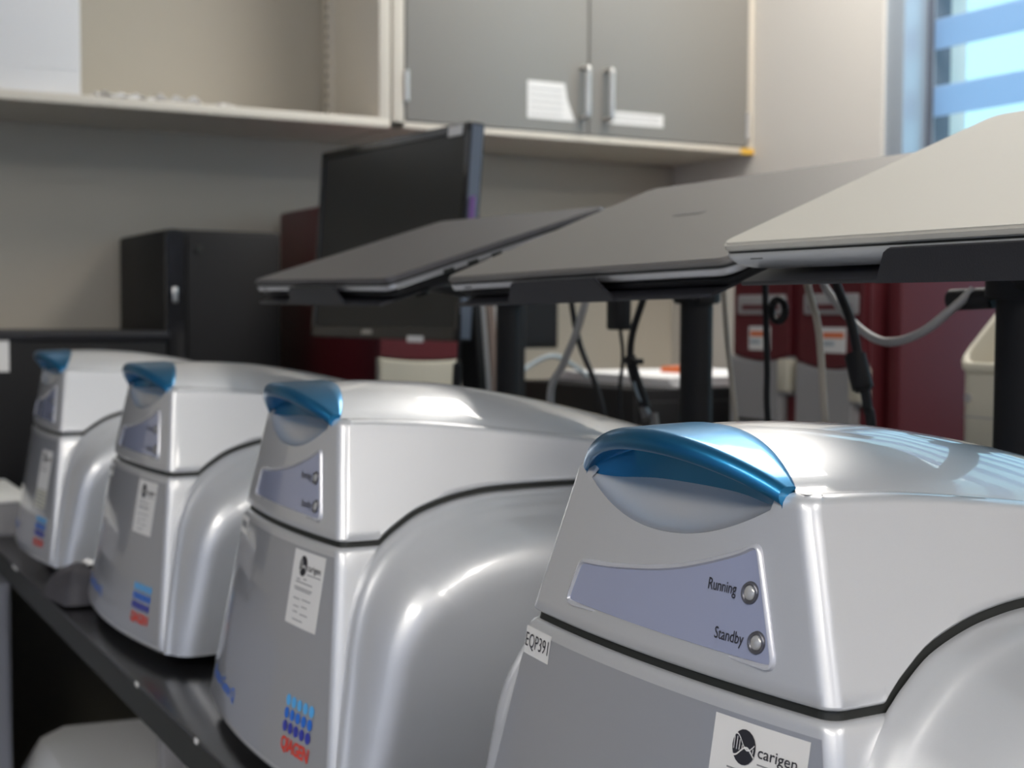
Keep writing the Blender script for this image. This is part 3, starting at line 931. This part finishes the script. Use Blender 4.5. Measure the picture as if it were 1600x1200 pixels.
for i, (a, c) in enumerate(((1.238, 1.690), (1.694, 2.147))):
    d = box('door', K((CF - .016, a, dz0)), K((CF + .003, c, TOP - .02)), M_CABDOOR, cab, bevel=.0015)
    hy = 1.674 if i == 0 else 1.737
    hb = []
    tube('handle', [K((CF + .002, hy, 1.696)), K((CF + .026, hy, 1.697)), K((CF + .031, hy, 1.705)), K((CF + .031, hy, 1.752)), K((CF + .031, hy, 1.799)), K((CF + .026, hy, 1.807)), K((CF + .002, hy, 1.808))], .0062, M_CHROME, d, 12)
    hz = 1.735 if i == 0 else 1.71
    hyy = a + .001 if i == 0 else c - .001
    cyl('hinge', K((CF + .004, hyy, hz - .032)), K((CF + .004, hyy, hz + .032)), .005, M_CHROME, d, 12)
    if i == 0:
        o_ = [(1.532, 1.688), (1.655, 1.688), (1.648, 1.705), (1.635, 1.735), (1.628, 1.771), (1.532, 1.771)]
        V = [K((CF + .0035, y, z)) for y, z in o_] + [K((CF + .0040, y, z)) for y, z in o_]
        n = len(o_)
        pl = mesh_obj('paper_label', V, [tuple(range(n)), tuple(range(n, 2 * n))] + [(k, (k + 1) % n, n + (k + 1) % n, n + k) for k in range(n)], M_LABEL, cab, False)
        for k in range(5):
            box('print_line', K((CF + .0039, 1.538, 1.697 + k * .014)), K((CF + .0043, 1.622, 1.699 + k * .014)), M_INK_GREY, pl)
    else:
        pl = box('paper_label', K((CF + .0033, 1.752, 1.690)), K((CF + .0040, 1.897, 1.719)), M_LABEL, cab)
        for k in range(2):
            box('print_line', K((CF + .0039, 1.76, 1.698 + k * .011)), K((CF + .0043, 1.885, 1.700 + k * .011)), M_INK_GREY, pl)
box('yellow_tape', K((CF - .004, 2.128, CB - .001)), K((CF + .0008, 2.1668, CB + .012)), M_YELLOW, cab)

# open shelf unit
sy0, sy1 = -1.2, 1.203
sh = thing('open_wall_shelf', 'cream open wall shelf left of the grey doors', 'shelf', (WX, 0, CB))
def S(p): return (p[0] - WX, p[1], p[2] - CB)
boxes('shelf_board', [(S((WX, sy0, CB + .002)), S((CF - .012, sy1, CB + .016)))], M_CABFRAME, sh)
box('front_rail', S((CF - .014, sy0, CB - .001)), S((CF, sy1, CB + .018)), M_CABFRAME, sh, bevel=.002)
box('side_panel', S((WX, sy1 - .026, CB + .016)), S((CF, sy1, TOP)), M_CABFRAME, sh, bevel=.0015)
box('side_panel', S((WX, sy0, CB + .016)), S((CF, sy0 + .026, TOP)), M_CABFRAME, sh, bevel=.0015)
box('top_board', S((WX, sy0, TOP - .02)), S((CF, sy1, TOP)), M_CABFRAME, sh)
box('back_board', S((WX, sy0, CB)), S((WX + .008, sy1, TOP)), M_WALL, sh)
for yy in (1.135,):
    st = box('shelf_standard', S((WX + .06, sy1 - .040, CB + .016)), S((WX + .085, sy1 - .026, TOP - .02)), M_CABFRAME, sh)
    for k in range(20):
        box('slot', S((WX + .068, sy1 - .0405, CB + .05 + k * .022)), S((WX + .076, sy1 - .0398, CB + .060 + k * .022)), M_GASKET, st)
bxx = thing('carton', 'tall white box standing on the open shelf', 'box', (-2.92, .415, CB + .016))
box('box_body', (-.14, -.20, 0), (.145, .155, .60), M_PAPER, bxx, bevel=.004)
box('box_flap', (.1445, -.196, .05), (.146, .151, .595), M_PAPER, bxx, bevel=.0005)
random.seed(3)
for k, (yy, w, rz, lab) in enumerate(((.655, .10, .12, 'crumpled white sheet nearest the white box on the shelf'), (.765, .09, -.1, 'crumpled white sheet in the middle of the shelf pile'), (.838, .035, .3, 'small crumpled white scrap at the right of the shelf pile'))):
    V = []
    NX = 10
    for i in range(NX + 1):
        for j in range(NX + 1):
            x, y = -.07 + .14 * i / NX, -w / 2 + w * j / NX
            V.append((x, y, .004 + .016 * (w / .1) * abs(math.sin(i * 1.3 + k) * math.cos(j * .9 + k * 2)) + .006 * random.random()))
    o = mesh_obj('paper_sheet', V, grid_faces(NX + 1, NX + 1), M_PAPER, None, True, 25)
    so = o.modifiers.new('thick', 'SOLIDIFY'); so.thickness = .001
    o.location = (-2.84, yy, CB + .0135); o.rotation_euler = (0, 0, rz)
    tag(o, lab, 'paper', 'loose sheets on the open shelf')

# ------------------------------------------------------------------ monitor on the bench
mx, my, mz, myaw, mt = -2.362, .879, 1.2100, math.radians(4.97), .070
MW, MH = .50, .326
ex = Vector((math.cos(myaw), math.sin(myaw), 0)); ez = Vector((-math.sin(myaw) * math.sin(mt), math.cos(myaw) * math.sin(mt), math.cos(mt)))
ey = ez.cross(ex)
MM = Matrix(((ex.x, ey.x, ez.x, mx), (ex.y, ey.y, ez.y, my), (ex.z, ey.z, ez.z, mz), (0, 0, 0, 1)))
cbase = MM @ Vector((MW / 2, .07, 0)); cbase.z = BENCH
mon = thing('monitor', 'black flat monitor standing behind the instruments', 'monitor', cbase, myaw)
Wi = (Matrix.Translation(cbase) @ Matrix.Rotation(myaw, 4, 'Z')).inverted()
def mbox(name, lo, hi, m, parent, bevel):
    bm = bmesh.new(); bm_box(bm, lo, hi, bevel, 2)
    bmesh.ops.transform(bm, matrix=Wi @ MM, verts=bm.verts)
    return bm_obj(name, bm, m, parent)
hs = mbox('housing', (0, .004, 0), (MW, .026, MH), M_BLACK, mon, .003)
mbox('rear_bulge', (.10, .024, .05), (.40, .055, .27), M_BLACK, mon, .01)
bz = bmesh.new()
for lo, hi in (((0, 0, 0), (MW, .006, .020)), ((0, 0, MH - .014), (MW, .006, MH)), ((0, 0, 0), (.013, .006, MH)), ((MW - .013, 0, 0), (MW, .006, MH))):
    bm_box(bz, lo, hi, .001, 1)
bmesh.ops.transform(bz, matrix=Wi @ MM, verts=bz.verts)
bzo = bm_obj('bezel', bz, M_BLACKGLOSS, mon)
mbox('screen', (.012, .0025, .019), (MW - .012, .0045, MH - .013), M_SCREEN, mon, 0)
mbox('maker_badge', (.195, -.0006, .007), (.230, .0002, .014), M_CHROME, bzo, 0)
mbox('white_sticker', (MW - .062, -.0006, MH - .0175), (MW - .022, .0002, MH - .002), M_LABEL, bzo, 0)
mbox('paper_tab', (.35, -.0006, -.004), (.40, .0002, .006), M_LABEL, bzo, 0)
mbox('side_trim', (MW - .0005, .003, .004), (MW + .0012, .022, MH - .004), M_DARKGAP, hs, 0)
mbox('violet_tag', (MW + .0008, .006, .165), (MW + .015, .0075, .215), M_PURPLE, hs, 0)
pm = Wi @ Vector((-1.905, 1.045, BENCH))
cyl('support_post', (pm.x, pm.y, 0), (pm.x, pm.y, .44), .014, M_BLACK, mon, 24)
cyl('post_foot', (pm.x, pm.y, 0), (pm.x, pm.y, .012), .035, M_BLACK, mon, 24)
rb = Wi @ MM @ Vector((MW / 2, .058, MH * .52))
tube('swivel_arm', [rb + Vector((0, -.01, 0)), rb + Vector((.01, .03, 0)), Vector((pm.x - .04, pm.y + .005, rb.z)), Vector((pm.x, pm.y, rb.z))], .012, M_BLACK, mon, 12)

# ------------------------------------------------------------------ things against the cupboard wall
tw = thing('computer_tower', 'tall black computer tower in front of the beige wall', 'computer', (-2.88, .825, BENCH))
box('case', (-.20, -.115, 0), (.175, .118, .512), M_BLACK, tw, bevel=.006)
prism('front_bezel', rrect(-.115, .01, -.080, .512, .012), .172, .186, M_BLACKGLOSS, tw, bevel=.004, axis='x')
box('side_cover', (.174, -.072, .01), (.180, .116, .505), M_BLACK, tw, bevel=.002)
cyl('lock_button', (.179, -.05, .475), (.183, -.05, .475), .008, M_GASKET, tw, 16)
box('power_button', (.185, -.103, .37), (.188, -.094, .40), M_CHROME, tw, bevel=.001)

bi = thing('black_analyser', 'wide low black unit at the left edge below the shelf', 'lab instrument', (-2.80, .35, BENCH))
box('housing', (-.20, -.42, .006), (.20, .335, .312), M_BLACK, bi, bevel=.006)
box('top_cover', (-.205, -.425, .300), (.204, .340, .316), M_BLACKMETAL, bi, bevel=.003)
box('white_label', (.1995, .0, .245), (.2010, .055, .305), M_LABEL, bi)
box('front_door', (.199, -.41, .02), (.2025, -.01, .285), M_BLACK, bi, bevel=.002)
for yy in (-.36, .28):
    cyl('foot', (0, yy, 0), (0, yy, .008), .02, M_GASKET, bi)

# maroon and cream instruments: two kinds of placement, one build
def maroon_unit(label, loc, rotz, w, d, h, split, name='maroon_analyser'):
    """front faces local -y; width along x"""
    t = thing(name, label, 'lab instrument', loc, rotz, 'maroon and cream analysers')
    # shell with a bowed boundary between maroon top and cream lower front
    box('shell', (-w / 2, .012, 0), (w / 2, d, h), M_MAROON, t, bevel=.006)
    N = 12
    def bow(k): return split + .010 * (abs(k / N * 2 - 1)) ** 2
    up_o = [(-w / 2 + .004, h - .004)] + [(-w / 2 + .004 + (w - .008) * k / N, bow(k)) for k in range(N + 1)] + [(w / 2 - .004, h - .004)]
    prism('upper_cover', up_o, 0.0, .014, M_MAROON, t, axis='y', bevel=.002)
    lo_o = [(-w / 2 + .002, .02)] + [(w / 2 - .02, .02), (w / 2 - .02, split - .055), (w / 2 + .001, split - .055)] + [(w / 2 + .001 - (w - .003) * k / N, bow(N - k) - .002) for k in range(N + 1)]
    lc = prism('lower_cover', lo_o, -.006, .013, M_GREYPL, t, axis='y', bevel=.003)
    box('grip', (w / 2 - .025, -.010, split - .050), (w / 2 + .004, .013, split + .004), M_CREAM, lc, bevel=.004)
    for k in range(6):
        box('vent_slot', (-w * .36, -.0068, split - .105 - k * .012), (w * .30, -.0055, split - .099 - k * .012), M_GASKET, lc)
    return t
# two units facing the room, side by side
for k, (xc, lab) in enumerate(((-1.878, 'left one of the two narrow maroon units behind the cables'), (-1.706, 'right one of the two narrow maroon units behind the cables'))):
    t = maroon_unit(lab, (xc, 1.50, BENCH), 0.0, .158, .42, .50, .275 + (-.008 if k else 0))
    lb = box('white_label', (-.030 + .012 * k, -.0012, .292), (.026 + .012 * k, .0, .332), M_LABEL, t)
    box('label_stripe', (-.026 + .012 * k, -.0018, .315), (.022 + .012 * k, -.0011, .324), M_ORANGE, lb)
    box('label_stripe', (-.026 + .012 * k, -.0018, .303), (.0 + .012 * k, -.0011, .309), M_CABLE_BLUE, lb)
    hd = box('upper_hatch', (-.060, -.004, .352), (.066, .002, .385), M_GREYPL, t, bevel=.003)
    box('hatch_slot', (-.045, -.0052, .360), (.052, -.0035, .368), M_MAROON, hd)
# its big maroon flank continues towards the window
big = thing('maroon_cabinet', 'large plain maroon cabinet panel beside the right narrow unit', 'lab instrument', (-1.612, 1.80, BENCH), group='maroon and cream analysers')
box('panel', (0, -.27, 0), (.03, .33, .47), M_MAROON, big, bevel=.008)
box('plinth', (-.01, -.26, 0), (.045, .32, .03), M_GASKET, big, bevel=.003)
# the one behind the monitor
t = thing('maroon_analyser', 'maroon and cream unit standing behind the black monitor', 'lab instrument', (-2.46, 1.16, BENCH), math.radians(90), 'maroon and cream analysers')
box('shell', (-.11, .014, 0), (.11, .56, .575), M_MAROON, t, bevel=.008)
N = 12
def bow2(k): return .262 + .008 * abs(k / N * 2 - 1) ** 2
prism('upper_cover', [(-.106, .57)] + [(-.106 + .212 * k / N, bow2(k)) for k in range(N + 1)] + [(.106, .57)], 0, .016, M_MAROON, t, axis='y', bevel=.002)
prism('lower_cover', [(-.108, .01), (.108, .01)] + [(.108 - .216 * k / N, bow2(N - k) - .003) for k in range(N + 1)], -.004, .015, M_CREAM, t, axis='y', bevel=.003)

# black low cabinet with papers on it
bc = thing('black_cabinet', 'low black cabinet carrying white papers, behind the poles', 'cabinet', (-2.22, 1.54, BENCH))
box('body', (-.20, -.20, 0), (.20, .28, .222), M_BLACK, bc, bevel=.004)
box('drawer_front', (.199, -.19, .03), (.206, .27, .20), M_BLACK, bc, bevel=.002)
box('drawer_pull', (.205, -.02, .12), (.213, .10, .13), M_BLACKGLOSS, bc, bevel=.002)
def sheet_pile(label, loc, rz, w, d, h, n):
    t = thing('paper_pile', label, 'papers', loc, rz)
    for k in range(n):
        random.seed(k + 5)
        a = random.uniform(-.03, .03)
        box('sheet', (-w / 2, -d / 2, h * k / n), (w / 2, d / 2, h * (k + 1) / n - .0003), M_PAPER, t, matrix=Matrix.Rotation(a, 4, 'Z'))
    return t
sheet_pile('thick pile of white papers on the low black cabinet', (-2.22, 1.60, BENCH + .222), .03, .37, .36, .018, 5)
op = thing('sticky_pad', 'orange pad lying on the white papers', 'note pad', (-2.22, 1.585, BENCH + .240), .2)
for k in range(3):
    box('pad_sheets', (-.03, -.03, .004 * k), (.03, .03, .004 * k + .0038), M_ORANGE, op, matrix=Matrix.Rotation(.05 * k, 4, 'Z'))
# pale blue cable arch
t = thing('cable_arch', 'pale grey-blue cable arching above the low black cabinet', 'cable', (-2.3, 1.34, BENCH + .222))
tube('cord', [(.05, -.145, -.222), (.05, -.125, -.02), (0, -.065, .022), (0, 0, .05), (0, .055, .026), (0, .085, .004)], .0045, M_CABLE_BLUE, t)
# dark monitor further back
sm = thing('small_screen', 'small black screen behind the leftmost pole, against the beige wall', 'monitor', (-2.86, 1.60, BENCH))
box('panel', (-.012, -.15, .272), (.012, .075, .47), M_BLACK, sm, bevel=.004)
box('glass', (.0115, -.14, .285), (.0135, .067, .462), M_BLACK, sm)
box('neck', (-.03, -.06, .01), (-.008, -.01, .33), M_BLACK, sm, bevel=.004)
box('foot', (-.09, -.12, 0), (.06, .05, .014), M_BLACK, sm, bevel=.004)
# upright folders left of the pole
for k, (yy, m, lab, wd) in enumerate(((1.083, M_BLACK, 'black folder leaning beside the leftmost pole', .012), (1.094, M_GREYPL, 'grey folder leaning between the black and brown folders', .007),
                                   (1.107, M_BROWN, 'brown folder leaning beside the leftmost pole', .014), (1.118, M_LABEL, 'thin white folder at the right of the leaning folders', .005))):
    t = thing('folder', lab, 'folder', (-2.15, yy - .012, BENCH), group='folders leaning behind the leftmost pole')
    rot = Matrix.Rotation(math.radians(5), 4, 'X')
    box('cover', (.055, -wd / 2, .0005), (.12, wd / 2, .40), m, t, bevel=.002, matrix=rot)
    box('spine', (.118, -wd / 2 - .0005, .001), (.123, wd / 2 + .0005, .401), m, t, bevel=.001, matrix=rot)
# beige bin on the right
bn = thing('beige_bin', 'beige open-topped plastic bin beside the nearest pole', 'bin', (-1.095, 1.315, BENCH))
V, Fs = [], []
lv = [(.100, .064, 0.0), (.101, .065, .18), (.1015, .0655, .285), (.104, .068, .288), (.1045, .0685, .293), (.1025, .0665, .296), (.0985, .0625, .293), (.096, .060, .27), (.090, .055, .012)]
for a, b_, z in lv:
    o_ = rrect(-a, -b_, a, b_, .018)
    n = len(o_); V += [(p, q, z + (q + .066) * .95 * (1 if z > .2 else 0)) for p, q in o_]
for i in range(len(lv) - 1):
    for k in range(n):
        Fs.append((i * n + k, i * n + (k + 1) % n, (i + 1) * n + (k + 1) % n, (i + 1) * n + k))
Fs.append(tuple(range(n))); Fs.append(tuple(range((len(lv) - 1) * n, len(lv) * n)))
mesh_obj('bin_body', V, Fs, M_CREAM, bn, True, 50)
box('groove', (-.092, -.0660, .232), (.092, -.0640, .2335), M_GREYPL, bn)
cyl('screw', (-.085, -.0680, .255), (-.085, -.064, .255), .005, M_GREYPL, bn, 16)

# ------------------------------------------------------------------ small things on and under the front bench
fl = thing('crumpled_film', 'crumpled dark grey film on the bench beside the third instrument', 'wrapper', (-1.735, .350, BENCH + .001))
random.seed(11)
V, NX = [], 16
for i in range(NX + 1):
    for j in range(NX + 1):
        u, v = i / NX * 2 - 1, j / NX * 2 - 1
        x, y = u * .050 * (1 - .12 * v * v), v * .034 * (1 - .2 * u)
        z = .002 + .040 * (1 - u ** 4) ** .6 * (1 - v * v) ** .5 + .006 * math.sin(3 * u + 5 * v) * math.cos(4 * u - 2 * v) * (1 - max(abs(u), abs(v)))
        V.append((x, y, max(.0005, z)))
mesh_obj('film', V, grid_faces(NX + 1, NX + 1), M_CLOTH, fl, True, 60)
V = []
for i in range(7):
    for j in range(7):
        V.append((-.01 + .03 * i / 6, .004 + .022 * j / 6, .038 + .008 * abs(math.sin(i * 1.7 + j)) + .003 * random.random()))
mesh_obj('white_tissue', V, grid_faces(7, 7), M_PAPER, fl, True, 20)

gb = thing('grey_tray', 'light grey tray at the left edge, left of the farthest instrument', 'tray', (-2.42, .30, BENCH))
prism('tray_body', [(-.16, .0), (.088, .0), (.105, .022), (.095, .052), (-.16, .052)], -.17, .13, M_GREYPL, gb, bevel=.003, axis='x')
box('tray_cover', (-.17, -.16, .052), (.13, .094, .056), M_WHITEPL, gb, bevel=.001)

pr = thing('printer', 'white printer with a yellow tab on the low stand under the bench', 'printer', (-1.97, .56, .386))
prism('printer_body', [(-.22, 0), (.22, 0), (.22, .225), (-.15, .238), (-.185, .225), (-.22, .17)], -.20, .20, M_WHITEPL, pr, bevel=.005, axis='x')
box('paper_slot', (-.15, .03, .2285), (.15, .20, .234), M_GREYPL, pr, bevel=.002)
box('yellow_tab', (.10, -.03, .2355), (.14, -.01, .2385), M_YELLOW, pr)
ps = thing('printer_stand', 'grey low stand under the white printer', 'stand', (-1.97, .58, 0))
box('shelf', (-.24, -.22, .36), (.24, .25, .385), M_GREYPL, ps, bevel=.003)
for ax in (-.22, .22):
    for ay in (-.2, .23):
        box('leg', (ax - .012, ay - .012, 0), (ax + .012, ay + .012, .361), M_GREYPL, ps)
gc = thing('steel_cabinet', 'blue-grey steel cabinet at the left edge in front of the bench', 'cabinet', (-2.4, .14, 0))
box('body', (-.30, -.30, .02), (.30, .186, .862), M_GREYCAB, gc, bevel=.006)
box('door', (.2995, -.29, .03), (.304, .180, .85), M_GREYCAB, gc, bevel=.002)
box('door_handle', (.303, -.24, .45), (.318, -.225, .60), M_CHROME, gc, bevel=.003)
box('plinth', (-.28, -.28, 0), (.28, .17, .021), M_GASKET, gc)
